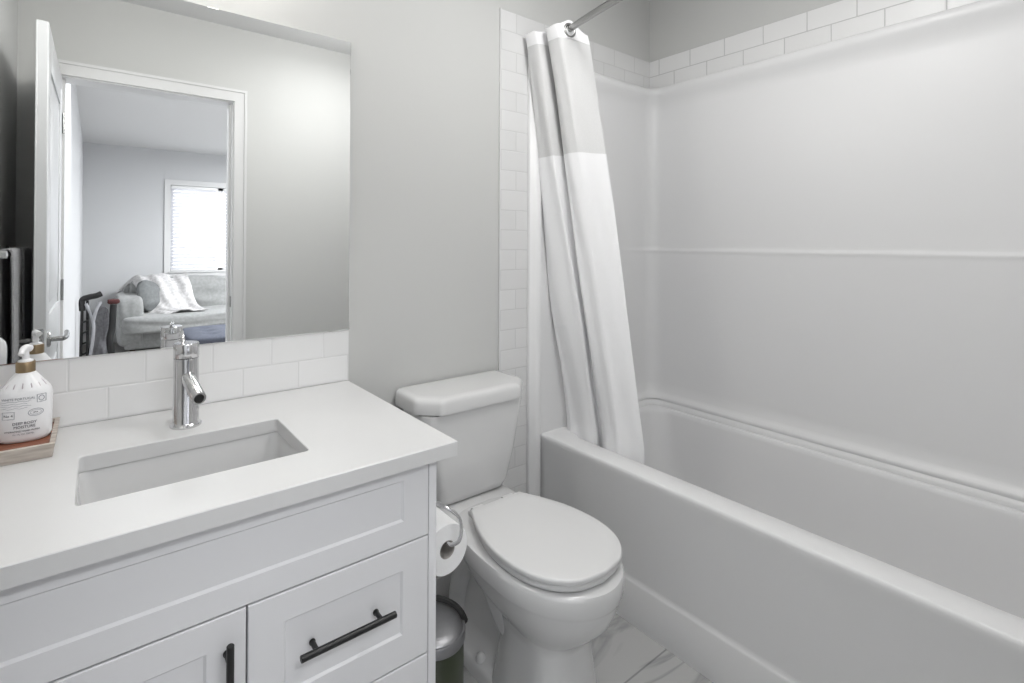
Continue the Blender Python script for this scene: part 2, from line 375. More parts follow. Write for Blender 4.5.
for k, (x0, x1) in enumerate(((WX0+.008, 1.352), (1.44, WX1-.008))):
    b_ = empty('window_blind', ((x0+x1)/2, LY-.02, WZ1), ['white horizontal slat blind on the wider left pane of the living room window', 'white horizontal slat blind on the living room window, beyond its dark centre bar'][k], 'blind', 'slat blinds on the living room window')
    obj('head_rail', bx((x0, LY-.04, WZ1-.04), (x1, LY-.003, WZ1-.002), bev=.003), M['vinyl'], b_)
    n = 24
    bm = nb()
    for i in range(n):
        z = WZ0+.045+i*(WZ1-WZ0-.10)/(n-1); t = nb(); box(t, (x0, -.024, -.0011), (x1, .024, .0011))
        merge(bm, t, Matrix.Translation((0, LY-.022, z)) @ Matrix.Rotation(math.radians(48), 4, 'X'))
    obj('slats', bm, M['blind'], b_, smooth=False)
    obj('bottom_rail', bx((x0, LY-.036, WZ0+.014), (x1, LY-.010, WZ0+.030), bev=.003), M['vinyl'], b_)
    for cx_ in (x0+.1, x1-.1):
        bm = nb(); tube(bm, [(cx_, LY-.004, WZ1-.03), (cx_, LY-.004, WZ0+.03)], .0012, 6); obj('cord', bm, M['vinyl'], b_)

def cushion(bm, c, s, puff=.5, mx=None, seed=0, wr=.012, p=4.0, n=22):
    """soft box: superellipsoid with creases"""
    t = nb(); bmesh.ops.create_cube(t, size=2); bmesh.ops.subdivide_edges(t, edges=t.edges[:], cuts=n, use_grid_fill=True)
    for v in t.verts:
        q_ = v.co; l = (abs(q_.x)**p+abs(q_.y)**p+abs(q_.z)**p)**(1/p); d = q_/l
        rim = max(0, 1-(max(abs(d.x), abs(d.z)))**4)
        yy = d.y*(1-puff+puff*rim) if puff else d.y
        v.co = Vector((d.x*s[0], yy*s[1], d.z*s[2]))
        v.co += v.normal*0
        nn = noise.noise_vector(Vector((d.x*2.2+seed, d.y*1.5, d.z*2.2-seed)))*wr
        v.co += nn
    m_ = Matrix.Translation(c) @ (mx if mx is not None else Matrix.Identity(4))
    merge(bm, t, m_); return bm
RX = lambda a: Matrix.Rotation(math.radians(a), 4, 'X')
RY = lambda a: Matrix.Rotation(math.radians(a), 4, 'Y')
RZ = lambda a: Matrix.Rotation(math.radians(a), 4, 'Z')
sofa = empty('sofa', (1.5, -3.95, 0), 'grey-green fabric sofa with rounded arm against the far wall under the window', 'sofa')
obj('base', bx((.25, -4.44, .07), (2.78, -3.52, .27), bev=.03, seg=3), M['sofa'], sofa)
for x in (.31, 2.69):
    a = obj('arm', cushion(nb(), (x, -3.98, .37), (.125, .50, .27), 0, seed=x, wr=.008, p=7), M['sofa'], sofa)
obj('back', cushion(nb(), (1.5, -4.34, .46), (1.24, .13, .30), 0, seed=3, wr=.006, p=9), M['sofa'], sofa)
for i, x in enumerate((.91, 2.09)):
    obj('seat_cushion', cushion(nb(), (x-(.05 if i == 0 else -.05), -3.80, .345), (.635, .43, .095), 0, seed=i*5, wr=.012, p=8), M['sofa'], sofa)
for i, x in enumerate((.91, 2.09)):
    obj('back_cushion', cushion(nb(), (x, -4.14, .60), (.58, .12, .22), .35, RX(10), seed=i*7+2, wr=.03, p=5), M['sofa'], sofa)
for x in (.33, 2.67):
    for y in (-4.36, -3.6):
        bm = nb(); lathe(bm, [(.02, 0), (.028, .075)], (x, y, 0), 16); obj('foot', bm, M['wood'], sofa)
pl = obj('throw_pillow', cushion(nb(), (.56, -3.93, .585), (.25, .10, .19), .6, RZ(-52) @ RX(18) @ RY(20), seed=9, wr=.012, p=3.5), M['pillow'])
tag(pl, 'dark grey throw pillow leaning in the left corner of the sofa', 'pillow')
# fleece throw: a draped sheet over the back of the sofa, down across the pillow and seat
def throw():
    path = catmull([(0, -4.40, .70), (0, -4.34, .78), (0, -4.17, .835), (0, -4.03, .79), (0, -3.93, .70), (0, -3.83, .57), (0, -3.76, .475), (0, -3.62, .462), (0, -3.52, .455)], 8)
    bm = nb(); nW = 60; top = []; bot = []
    for i, p in enumerate(path):
        t = i/(len(path)-1)
        xl = .20+.45*t+.03*math.sin(7*t); xr = .84+.24*t+.02*math.sin(5*t+1)
        if t > .6: xr -= .0; 
        ra, rb = [], []
        for j in range(nW+1):
            s = j/nW; x = xl+(xr-xl)*s
            f = .018*math.sin(s*11+t*5+1.5*math.sin(t*4))+.010*math.sin(s*27-t*6)
            nn = noise.noise(Vector((x*6, p.y*6, p.z*6)))*.04
            fade = 1-.25*t
            off = (f*fade+nn)*(.9 if t > .1 else .3)+.016
            e = .0
            if s < .12: e = -.10*(1-s/.12)**1.5*(1-t*.6)
            nrm = Vector((0, .75, .65)).normalized()
            P = Vector((x, p.y, p.z))+nrm*off+Vector((0, 0, e))
            ra.append(P); rb.append(P-nrm*.016)
        top.append(ra); bot.append(rb)
    rings = []
    for a, b in zip(top, bot): rings.append(a+b[::-1])
    return loft(bm, rings)
tag(obj('throw_blanket', throw(), M['throw'], angle=80), 'crumpled pale fleece throw draped over the sofa back and seat', 'blanket')
# ottoman
ot = empty('ottoman', (1.15, -2.2, 0), 'tufted blue-grey upholstered ottoman in front of the sofa', 'ottoman')
bm = nb(); t = nb(); bmesh.ops.create_cube(t, size=2); bmesh.ops.subdivide_edges(t, edges=t.edges[:], cuts=30, use_grid_fill=True)
for v in t.verts:
    p = 8; l = (abs(v.co.x)**p+abs(v.co.y)**p+abs(v.co.z)**p)**(1/p); d = v.co/l
    x, y, z = d.x*.50, d.y*.36, d.z*.075
    if z > 0:
        for bxx in (-.3, -.1, .1, .3):
            for by in (-.18, 0, .18): z -= .022*math.exp(-((x-bxx)**2+(y-by)**2)/.0022)
    v.co = Vector((x, y, z))
merge(bm, t, Matrix.Translation((1.15, -2.2, .355))); obj('tufted_top', bm, M['ottoman'], ot)
obj('base', bx((.70, -2.51, .16), (1.60, -1.89, .29), bev=.015), M['ottoman'], ot)
for x in (.74, 1.56):
    for y in (-2.47, -1.93):
        bm = nb(); lathe(bm, [(.014, 0), (.022, .165)], (x, y, 0), 16); obj('leg', bm, M['wood'], ot)
# folded stroller against the left wall
st = empty('folded_stroller', (.03, -2.36, 0), 'folded dark stroller with curved black handle and pale frame beside the sofa', 'stroller')
Y0 = -2.36
bm = nb(); tube(bm, catmull([(-.095, Y0, .66), (-.095, Y0, .75), (-.05, Y0+.02, .775), (.0, Y0+.03, .785), (.035, Y0+.02, .80)], 6), .024); obj('handle_bar', bm, M['rubber'], st)
bm = nb(); tube(bm, [(-.095, Y0, .72), (-.105, Y0+.03, .12)], .011); tube(bm, [(-.06, Y0-.05, .74), (-.055, Y0+.05, .10)], .011)
for i in range(5): tube(bm, [(-.102, Y0+.01, .20+i*.09), (-.05, Y0+.02, .22+i*.09)], .008)
obj('ladder_frame', bm, M['black'], st)
bm = nb(); tube(bm, catmull([(-.07, Y0+.02, .72), (-.02, Y0+.05, .58), (-.02, Y0+.06, .42), (-.05, Y0+.06, .2)], 6), .013); tube(bm, catmull([(.03, Y0+.03, .73), (.0, Y0+.05, .66), (-.02, Y0+.05, .57)], 6), .014)
obj('folding_arm', bm, M['pale_plastic'], st)
bm = nb(); tube(bm, catmull([(.125, Y0, .70), (.115, Y0+.03, .5), (.10, Y0+.06, .38), (.14, Y0+.06, .12)], 6), .027); obj('leg_frame', bm, M['black'], st)
obj('harness_pad', cushion(nb(), (.125, Y0, .725), (.045, .03, .022), 0, seed=1, wr=.004, p=3, n=8), M['red_fabric'], st)
obj('fabric_seat', cushion(nb(), (.03, Y0-.03, .42), (.06, .03, .26), 0, RY(2), seed=2, wr=.02, p=4), M['grey_fabric'], st)
for x in (-.085, .10):
    for dy in (-.07, .07):
        bm = nb(); t = nb(); tube(t, [(.06*math.cos(a*PI/12), 0, .06*math.sin(a*PI/12)) for a in range(24)], .013, 8, closed=True); merge(bm, t, Matrix.Translation((x, Y0+dy, .073)) @ RZ(90))
        lathe(bm, [(.0, -.009), (.046, -.006), (.046, .006), (.0, .009)], (x, Y0+dy, .073), 24, 'X'); obj('wheel', bm, M['rubber'], st)
# dome fixture out of view, added to go with the bathroom ceiling fill
def dome(name, loc, label, r):
    e = empty(name, loc, label, 'ceiling light')
    bm = nb(); lathe(bm, [(0, 0), (r+.01, 0), (r+.01, -.018), (r-.005, -.02), (0, -.02)], loc, 48); obj('base_plate', bm, M['nickel'], e)
    bm = nb(); lathe(bm, [(r-.008, -.02), (r-.012, -.04), (r*.8, -.062), (r*.4, -.072), (0, -.074)], loc, 48); obj('glass_dome', bm, M['shade_c'], e)
    return e

# ---------------------------------------------------------------- vanity
van = empty('vanity_cabinet', (.15, 1.15, 0), 'white shaker vanity cabinet with black bar handles under the quartz counter', 'cabinet')
CXR = .597; CF = .880; CB = 1.424; CT = .794
bm = nb()
box(bm, (CXR-.019, CF, 0), (CXR, CB, CT), bev=.001)
box(bm, (-.262, CF+.02, .0), (-.245, CB, CT), bev=.001)
box(bm, (-.245, CF+.08, .0), (CXR-.019, CF+.095, .10)); box(bm, (-.245, CF+.024, .10), (CXR-.019, CB, .118)); box(bm, (-.245, CB-.012, .10), (CXR-.019, CB, CT))
box(bm, (-.245, CF+.022, CT-.09), (CXR-.019, CF+.04, CT)); box(bm, (.205, CF+.022, .11), (.221, CF+.5, .72))
for z in (.634, .389): box(bm, (.213, CF+.022, z-.01), (CXR-.019, CF+.04, z+.01))
obj('carcass', bm, M['cab'], van)
def shaker(x0, x1, z0, z1, rl, rt_, rb, tp):
    """front with a recessed panel; one welded mesh: outer frame, bevelled step, field"""
    bm = nb(); y = CF; T = .020; d = .0042; e = .0015
    def ring(ax0, ax1, az0, az1, yy): return [Vector(p) for p in ((ax0, yy, az0), (ax1, yy, az0), (ax1, yy, az1), (ax0, yy, az1))]
    ix0, ix1, iz0, iz1 = x0+rl, x1-rl, z0+rb, z1-rt_
    rings = [ring(x0, x1, z0, z1, y+T), ring(x0, x1, z0, z1, y+e), ring(x0+e, x1-e, z0+e, z1-e, y),
             ring(ix0-.001, ix1+.001, iz0-.001, iz1+.001, y), ring(ix0, ix1, iz0, iz1, y+.001), ring(ix0+.003, ix1-.003, iz0+.003, iz1-.003, y+d), ]
    return loft(bm, rings)
def bar_pull(p0, p1, parent):
    p0, p1 = Vector(p0), Vector(p1); d = (p1-p0).normalized(); L = (p1-p0).length
    bm = nb(); tube(bm, [p0, p0+d*.0008, p1-d*.0008, p1], [.0052, .006, .006, .0052], 20)
    for s in (.16, .84):
        c = p0+(p1-p0)*s; tube(bm, [c, (c.x, CF-.0002, c.z)], .0048, 16); tube(bm, [(c.x, CF-.002, c.z), (c.x, CF, c.z)], .006, 16)
    obj('handle', bm, M['black'], parent)
G = .0016
obj('false_front', shaker(-.243+G, CXR-.019-G, .634+G, CT-.001, .060, .030, .046, 0), M['cab'], van)
dr = obj('drawer_front', shaker(.213+G, CXR-.019-G, .389+G, .634-G, .062, .052, .062, 0), M['cab'], van); 
bar_pull((.296, .853, .5235), (.4845, .853, .5235), dr)
dr2 = obj('drawer_front', shaker(.213+G, CXR-.019-G, .108, .389-G, .062, .052, .062, 0), M['cab'], van)
bar_pull((.296, .853, .26), (.4845, .853, .26), dr2)
dd = obj('cabinet_door', shaker(-.243+G, .213-G, .108, .634-G, .062, .052, .062, 0), M['cab'], van)
bar_pull((.181, .853, .60), (.181, .853, .41), dd)
# counter with sink cut-out
SX0, SX1, SY0, SY1 = -.025, .358, .988, 1.2095
CY0, CXE, CZ0, CZ1 = .8575, .636, .7945, .825
def slab_with_hole():
    bm = nb(); K = 6; hr = .009
    X0, X1, Y0_, Y1_ = XL+.001, CXE, CY0, TY-.0005
    def outer(z, ins): # outer ring resampled to match hole ring
        h = rrect(SX0, SX1, SY0, SY1, hr, z, K); out = []
        o = rrect(X0+ins, X1-ins, Y0_+ins, Y1_-ins, .0025, z, K)
        return o
    hole = lambda z, ins: rrect(SX0-ins, SX1+ins, SY0-ins, SY1+ins, hr, z, K)
    rings = [hole(CZ0, 0), hole(CZ1-.0015, 0), hole(CZ1, .0015), outer(CZ1, .0015), outer(CZ1-.0015, 0), outer(CZ0, 0), hole(CZ0, 0)]
    loft(bm, rings, False, False); bmesh.ops.remove_doubles(bm, verts=bm.verts[:], dist=1e-5); return bm
ct = tag(obj('countertop', slab_with_hole(), M['quartz'], angle=30), 'white quartz countertop with rectangular sink cut-out on the vanity', 'countertop')
sk = empty('sink', ((SX0+SX1)/2, 1.1, CZ0-.15), 'white rectangular undermount sink basin set into the quartz counter', 'sink')
def basin():
    bm = nb(); K = 8
    def R(ins, z, r): return rrect(SX0+ins, SX1-ins, SY0+ins, SY1-ins, r, z, K)
    rings = [R(-.03, CZ0-.001, .03), R(-.004, CZ0-.001, .022), R(-.003, CZ0-.004, .022), R(.004, CZ0-.05, .03), R(.010, CZ0-.105, .035), R(.022, CZ0-.122, .04), R(.045, CZ0-.131, .045), R(.09, CZ0-.136, .02)]
    out = [R(.09, CZ0-.15, .02), R(.03, CZ0-.146, .05), R(-.004, CZ0-.11, .04), R(-.014, CZ0-.02, .03), R(-.03, CZ0-.012, .03)]
    loft(bm, rings, False, True); loft(bm, out, True, False); return bm
obj('basin', basin(), M['basin'], sk, angle=50)
bm = nb(); lathe(bm, [(0, -.132), (.010, -.131), (.012, -.129), (.021, -.1305), (.024, -.1335), (.024, -.1355), (0, -.1355)], (.167, 1.10, CZ0), 40); obj('drain', bm, M['chrome'], sk)
# faucet
FX, FY = .172, 1.285
fa = empty('faucet', (FX, FY, CZ1), 'chrome single-hole cylindrical faucet behind the sink', 'faucet')
bm = nb(); lathe(bm, [(0, CZ1), (.033, CZ1), (.033, CZ1+.004), (.0285, CZ1+.008), (.0275, CZ1+.010), (.0265, CZ1+.155), (.0255, CZ1+.156), (0, CZ1+.156)], (FX, FY, 0), 56); obj('body', bm, M['chrome'], fa)
bm = nb(); lathe(bm, [(0, CZ1+.157), (.0265, CZ1+.157), (.027, CZ1+.158), (.027, CZ1+.187), (.0255, CZ1+.1895), (0, CZ1+.1895)], (FX, FY, 0), 56)
tube(bm, catmull([(FX-.004, FY+.018, CZ1+.186), (FX-.004, FY+.028, CZ1+.197), (FX-.004, FY+.05, CZ1+.206)], 5), .0045); obj('handle_cap', bm, M['chrome'], fa)
bm = nb(); p0 = Vector((FX, FY-.010, CZ1+.116)); p1 = Vector((FX+.011, FY-.108, CZ1+.086))
d = (p1-p0).normalized(); tube(bm, [p0, p1-d*.002, p1], [.015, .015, .014], 32)
sp_ = obj('spout', bm, M['chrome'], fa)
bm = nb(); tube(bm, [p1-d*.001, p1+d*.0015], [.0105, .0100], 24); obj('aerator', bm, M['rubber'], sp_)
# mirror
mo = empty('wall_mirror', (.16, TY, .98), 'large frameless rectangular mirror on the wall above the backsplash', 'mirror')
obj('backing', bx((XL+.004, TY-.0005, .9805), (.637, YB-.0005, 1.862), bev=0), M['edge'], mo, smooth=False)
bm = nb(); yg = TY-.004
def mr4(i, y): return [Vector(p) for p in ((XL+.004+i, y, .9805+i), (.637-i, y, .9805+i), (.637-i, y, 1.862-i), (XL+.004+i, y, 1.862-i))]
loft(bm, [mr4(0, TY-.001), mr4(0, yg+.0006), mr4(.0012, yg)], True, True)
obj('mirror_glass', bm, M['mirror'], mo, smooth=False)
# vanity light above the mirror (just above the frame; it shows in the gloss of the surround)
vl = empty('vanity_light', (.17, YB, 2.2), 'two-lamp nickel vanity light above the mirror', 'light')
obj('back_plate', bx((-.02, YB-.025, 2.24), (.36, YB, 2.30), bev=.004), M['nickel'], vl)
for x in (.04, .30):
    a_ = obj('arm', tube(nb(), catmull([(x, YB-.02, 2.27), (x, YB-.08, 2.28), (x, YB-.13, 2.25), (x, YB-.13, 2.235)], 5), .007), M['nickel'], vl)
    bm = nb(); lathe(bm, [(.012, 2.235), (.035, 2.225), (.045, 2.19), (.050, 2.13), (.047, 2.13), (.040, 2.19), (.012, 2.228)], (x, YB-.13, 0), 32); obj('lamp_shade', bm, M['shade'], vl)
    bl_ = bpy.data.lights.new('vanity_bulb', 'POINT'); bl_.energy = 1.5; bl_.color = (1, .985, .96); bl_.shadow_soft_size = .045
    bo = bpy.data.objects.new('vanity_bulb', bl_); bo.location = (x, YB-.13, 2.09); COL.objects.link(bo)
area('vanity_light_glow', (.17, YB-.19, 2.17), (math.radians(75), 0, PI), .42, .08, 5.5, (1, .99, .96))
dome('added_ceiling_dome', (1.15, .55, H), 'round glass dome lamp added on the bathroom ceiling, out of view', .15)  # unseen fixture added above the ceiling fill lights

# ---------------------------------------------------------------- tray, soap bottle, white canister
tr_ = empty('wooden_tray', (-.15, 1.32, CZ1), 'small wooden tray with pale sides and reddish floor beside the sink', 'tray')
tx0, tx1, ty0, ty1 = -.262, -.064, 1.236, 1.415
bm = nb(); T = .009; z0, z1 = CZ1+.0005, CZ1+.027
def flare(): 
    rings = [rrect(tx0+.004, tx1-.004, ty0+.004, ty1-.004, .0015, z0, 2), rrect(tx0, tx1, ty0, ty1, .0015, z1, 2), rrect(tx0+T, tx1-T, ty0+T, ty1-T, .001, z1, 2), rrect(tx0+T+.001, tx1-T-.001, ty0+T+.001, ty1-T-.001, .001, z1-.006, 2)]
    return loft(nb(), rings, False, False)
obj('tray_sides', flare(), M['tray_out'], tr_, angle=20)
obj('tray_floor', bx((tx0+.0055, ty0+.0055, z0), (tx1-.0055, ty1-.0055, z1-.006), bev=.0008), M['tray_in'], tr_)
BX, BY, BZ = -.1165, 1.318, z1-.006
so = empty('soap_bottle', (BX, BY, BZ), 'white oval pump soap bottle with bronze collar and printed label on the tray', 'bottle')
so.rotation_euler = (0, 0, math.radians(-4))
def oval(a, b, z, n=64, p=2.4):
    out = []
    for i in range(n):
        t = 2*PI*i/n; c, s = math.cos(t), math.sin(t)
        out.append(Vector((a*math.copysign(abs(c)**(2/p), c), b*math.copysign(abs(s)**(2/p), s), z)))
    return out
A_, B_ = .0435, .030
rings = [oval(A_*.80, B_*.75, 0), oval(A_*.93, B_*.92, .003), oval(A_, B_, .010), oval(A_*1.01, B_*1.02, .05), oval(A_*1.02, B_*1.02, .090), oval(A_*.995, B_*.99, .0975), oval(A_*.92, B_*.94, .104), oval(A_*.66, B_*.76, .119, p=2.2), oval(.018, .017, .133, p=2), oval(.0135, .0135, .138, p=2)]
bot = obj('bottle_body', loft(nb(), rings), M['pump'], so, world=False, angle=60)
bm = nb(); lathe(bm, [(0, .136), (.0155, .136), (.016, .1365), (.016, .1555), (.015, .157), (0, .157)], (0, 0, 0), 40); obj('collar', bm, M['gold'], so, world=False)
bm = nb(); lathe(bm, [(0, .156), (.013, .156), (.012, .160), (.006, .162), (.0055, .178), (0, .178)], (0, 0, 0), 32)
tube(bm, catmull([(.006, .009, .181), (0, 0, .184), (-.002, -.018, .182), (-.003, -.028, .175)], 6), [.0068]*6+[.0064]*6+[.0054]*6+[.0045], 16); obj('pump_head', bm, M['pump'], so, world=False)
# printed label: raised ink lines and lettering wrapped on the front of the bottle
def front_pt(x, z, out=.0004):
    a, b = A_*1.02, B_*1.02; p = 2.4
    xx = min(abs(x)/a, .999); y = b*(1-xx**p)**(1/p); return Vector((x, -y-out, z))
def wrap_text(txt, size, x, z, parent, m, name):
    c = bpy.data.curves.new('t', 'FONT'); c.body = txt; c.size = size; c.align_x = 'CENTER'; c.resolution_u = 2; c.extrude = .0
    o = bpy.data.objects.new('t', c); COL.objects.link(o); dg = bpy.context.evaluated_depsgraph_get()
    me = bpy.data.meshes.new_from_object(o.evaluated_get(dg)); bpy.data.objects.remove(o); bpy.data.curves.remove(c)
    bm = nb(); bm.from_mesh(me); bpy.data.meshes.remove(me)
    for v in bm.verts: v.co = front_pt(v.co.x+x, v.co.y+z)
    ex = bmesh.ops.extrude_face_region(bm, geom=bm.faces[:])
    for v in [g for g in ex['geom'] if isinstance(g, bmesh.types.BMVert)]: v.co.y -= .0003
    return obj(name, bm, m, parent, world=False, smooth=False)
wrap_text('WHITE PORTUGAL', .0062, -.006, .0865, so, M['ink_soft'], 'label_text')
wrap_text('DEEP BODY', .0072, .004, .038, so, M['ink'], 'label_text')
wrap_text('MOISTURE', .0072, .004, .0305, so, M['ink'], 'label_text')
wrap_text('HYDRATING HAND WASH', .0045, .000, .0235, so, M['ink'], 'label_text')
wrap_text('10.1 FL OZ 300 ML', .0042, .002, .0175, so, M['ink_soft'], 'label_text')
def ink_line(pts, r, m, closed=False, name='label_mark'):
    bm = nb(); tube(bm, [front_pt(x, z, 0) for x, z in pts], r, 6, closed=closed); return obj(name, bm, m, so, world=False)
def rectp(x0, x1, z0_, z1_): return [(x0, z0_), ((x0+x1)/2, z0_), (x1, z0_), (x1, z1_), ((x0+x1)/2, z1_), (x0, z1_)]
ink_line(rectp(-.031, -.012, .050, .064), .0005, M['ink_soft'], True); wrap_text('No 4', .007, -.0215, .0545, so, M['ink'], 'label_text')
ink_line([(.021+.0115*math.cos(a*PI/10), .059+.007*math.sin(a*PI/10)) for a in range(20)], .0005, M['ink_soft'], True)
ink_line([(.021+.0085*math.cos(a*PI/10), .059+.0045*math.sin(a*PI/10)) for a in range(20)], .0003, M['ink_soft'], True); wrap_text('SPA', .0045, .021, .0575, so, M['ink'], 'label_text')
ink_line(rectp(.023, .036, .078, .093), .0006, M['ink_soft'], True); ink_line([(.0295+.004*math.cos(a*PI/8), .0855+.005*math.sin(a*PI/8)) for a in range(16)], .0006, M['ink_soft'], True)
for k in range(4):
    ink_line([(-.034+i*.006, .070+k*.0045+.0012*math.sin(i*2.1+k)) for i in range(8+k % 2)], .0003, M['ink_soft'])
for k in range(7):
    a = -1.2+k*.4
    bm = nb(); q0 = [Vector((math.sin(a)*r_, -math.cos(a)*r_*.75, z_)) for r_, z_ in ((.0372, .108), (.0325, .1145), (.0265, .121))]
    tube(bm, q0, .0011, 6); obj('label_mark', bm, M['ink_pink'], so, world=False)
cn = empty('white_canister', (-.198, 1.32, BZ), 'plain white round-topped canister at the left end of the tray, seen in the mirror', 'canister')
bm = nb(); lathe(bm, [(0, 0), (.026, 0), (.028, .003), (.028, .130)], (-.196, 1.32, BZ), 40); obj('canister_body', bm, M['pump'], cn)
bm = nb(); lathe(bm, [(.0285, .1305), (.0285, .155), (.026, .168), (.018, .178), (0, .182)], (-.196, 1.32, BZ), 40); obj('lid', bm, M['pump'], cn)

# ---------------------------------------------------------------- toilet
TXC = 1.005
to = empty('toilet', (TXC, 1.1, 0), 'white two-piece toilet with closed lid between the vanity and the tub', 'toilet')
def egg(hw, yf, yb, z, n=56, pf=2.0, pb=3.0, split=.42, x=TXC):
    """plan ring, front (towards camera, -y) round, back squarer"""
    yc = yf+(yb-yf)*split; out = []
    hw *= .955; yf += .012
    yc = yf+(yb-yf)*split
    for i in range(n):
        t = 2*PI*i/n; c, s = math.cos(t), math.sin(t)
        if s < 0: p, L = pf, yc-yf
        else: p, L = pb, yb-yc
        out.append(Vector((x+hw*math.copysign(abs(c)**(2/p), c), yc+L*math.copysign(abs(s)**(2/p), s), z)))
    return out
bm = nb()
loft(bm, [egg(.130, .812, 1.10, 0, pf=3), egg(.129, .813, 1.10, .02, pf=3), egg(.114, .822, 1.08, .11, pf=3), egg(.101, .832, 1.07, .215, pf=2.8), egg(.101, .829, 1.08, .235, pf=2.5), egg(.108, .815, 1.09, .246, pf=2.2), egg(.126, .790, 1.13, .270), egg(.154, .757, 1.18, .310), egg(.170, .743, 1.21, .345), egg(.178, .738, 1.22, .365),
          egg(.181, .736, 1.225, .372), egg(.184, .733, 1.23, .378), egg(.186, .731, 1.235, .415), egg(.183, .734, 1.235, .424), egg(.175, .742, 1.22, .427)])
# rear trapway and foot
def rr(hx, y0, y1, r, z): return rrect(TXC-hx, TXC+hx, y0, y1, r, z, 6)
loft(bm, [rr(.105, 1.00, 1.335, .05, 0), rr(.105, 1.00, 1.335, .05, .030), rr(.097, 1.00, 1.33, .05, .042), rr(.072, 1.0, 1.32, .05, .055), rr(.060, 1.0, 1.31, .05, .10), rr(.058, 1.0, 1.30, .05, .22), rr(.075, 1.02, 1.31, .06, .30), rr(.115, 1.05, 1.35, .07, .36), rr(.135, 1.08, 1.385, .07, .395), rr(.142, 1.08, 1.39, .07, .418), rr(.138, 1.085, 1.386, .07, .424)])
# s-shaped outlet channel on each side
for s in (-1, 1):
    tube(bm, catmull([(TXC+s*.045, .93, .16), (TXC+s*.058, 1.03, .19), (TXC+s*.060, 1.10, .26), (TXC+s*.058, 1.17, .30), (TXC+s*.056, 1.24, .24), (TXC+s*.055, 1.27, .12), (TXC+s*.05, 1.25, .03)], 8), .034, 20)
obj('bowl', bm, M['porcelain'], to, angle=50)
for s in (-1, 1):
    bm = nb(); lathe(bm, [(.016, .028), (.016, .046), (.013, .056), (.006, .062), (0, .063)], (TXC+s*.083, 1.125, 0), 24); obj('bolt_cap', bm, M['porcelain'], to)
# seat ring and lid
def lidring(z, ins=0, n=80):
    prof = [(1.160, .0), (1.160, .100), (1.145, .104), (1.09, .134), (1.02, .160), (.95, .170), (.89, .166), (.838, .148), (.796, .114), (.770, .068), (.759, .0)]
    pts = []
    half = catmull([(h_, y_, 0) for y_, h_ in prof[2:]], 6)
    half = [Vector((0, 1.160, 0)), Vector((.05, 1.160, 0)), Vector((.096, 1.160, 0)), Vector((.099, 1.157, 0))]+half
    half[-1].x = 0
    L = [Vector((TXC+p.x, p.y, z)) for p in half]+[Vector((TXC-p.x, p.y, z)) for p in half[-2:0:-1]]
    if ins:
        c = Vector((TXC, .96, z)); L = [c+(p-c)*(1-ins/max((p-c).length, .01)) for p in L]
    return L
loftz = [lidring(.430, .014), lidring(.432, .009), lidring(.436, .007), lidring(.4455, .007), lidring(.4480, .009)]
obj('seat', loft(nb(), loftz), M['plastic'], to, angle=50)
lz = [lidring(.4492, .006), lidring(.4500, .003), lidring(.4530, .0005), lidring(.4610, .0005), lidring(.4640, .0018), lidring(.4655, .005), lidring(.4662, .03), lidring(.4667, .07)]
obj('seat_lid', loft(nb(), lz), M['plastic'], to, angle=50)
for s in (-1, 1):
    bm = nb(); lathe(bm, [(0, -.02), (.010, -.02), (.011, -.018), (.011, .018), (.010, .02), (0, .02)], (TXC+s*.060, 1.172, .447), 24, 'X'); box(bm, (TXC+s*.060-.018, 1.160, .426), (TXC+s*.060+.018, 1.198, .440), bev=.003); obj('hinge', bm, M['plastic'], to)
# tank
def tk(hx, y0, y1, r, z, ch=0): return rrect(TXC+.007-hx, TXC+.007+hx, y0, y1, r, z, 8)
tank = obj('tank', loft(nb(), [tk(.120, 1.283, 1.395, .03, .424), tk(.135, 1.268, 1.403, .035, .432), tk(.150, 1.260, 1.408, .04, .455), tk(.176, 1.252, 1.41, .04, .56), tk(.198, 1.249, 1.412, .038, .68), tk(.205, 1.248, 1.413, .036, .722)]), M['porcelain'], to, angle=50)
def lid_ring(o, z):
    x0, x1, y0, y1 = TXC+.007-.219-o, TXC+.007+.232+o, 1.234-o, 1.417
    c = .045; pts = [(x0, y1), (x0, y0+c+.01), (x0+c+.02, y0), (x1-c-.02, y0), (x1, y0+c+.01), (x1, y1)]
    out = []
    for i in range(len(pts)):
        a, p, b = Vector(pts[i-1]+(0,)), Vector(pts[i]+(0,)), Vector(pts[(i+1) % len(pts)]+(0,))
        r = .012 if 0 < i < 5 else .012
        q0 = p+(a-p).normalized()*r; q1 = p+(b-p).normalized()*r
        for k in range(7):
            t = k/6; v = q0*(1-t)**2+p*2*t*(1-t)+q1*t*t; out.append(Vector((v.x, v.y, z)))
    return out
obj('tank_lid', loft(nb(), [lid_ring(-.006, .724), lid_ring(-.001, .726), lid_ring(0, .732), lid_ring(-.001, .757), lid_ring(-.003, .765), lid_ring(-.007, .7705), lid_ring(-.014, .7735), lid_ring(-.03, .7745)]), M['porcelain'], to, angle=50)

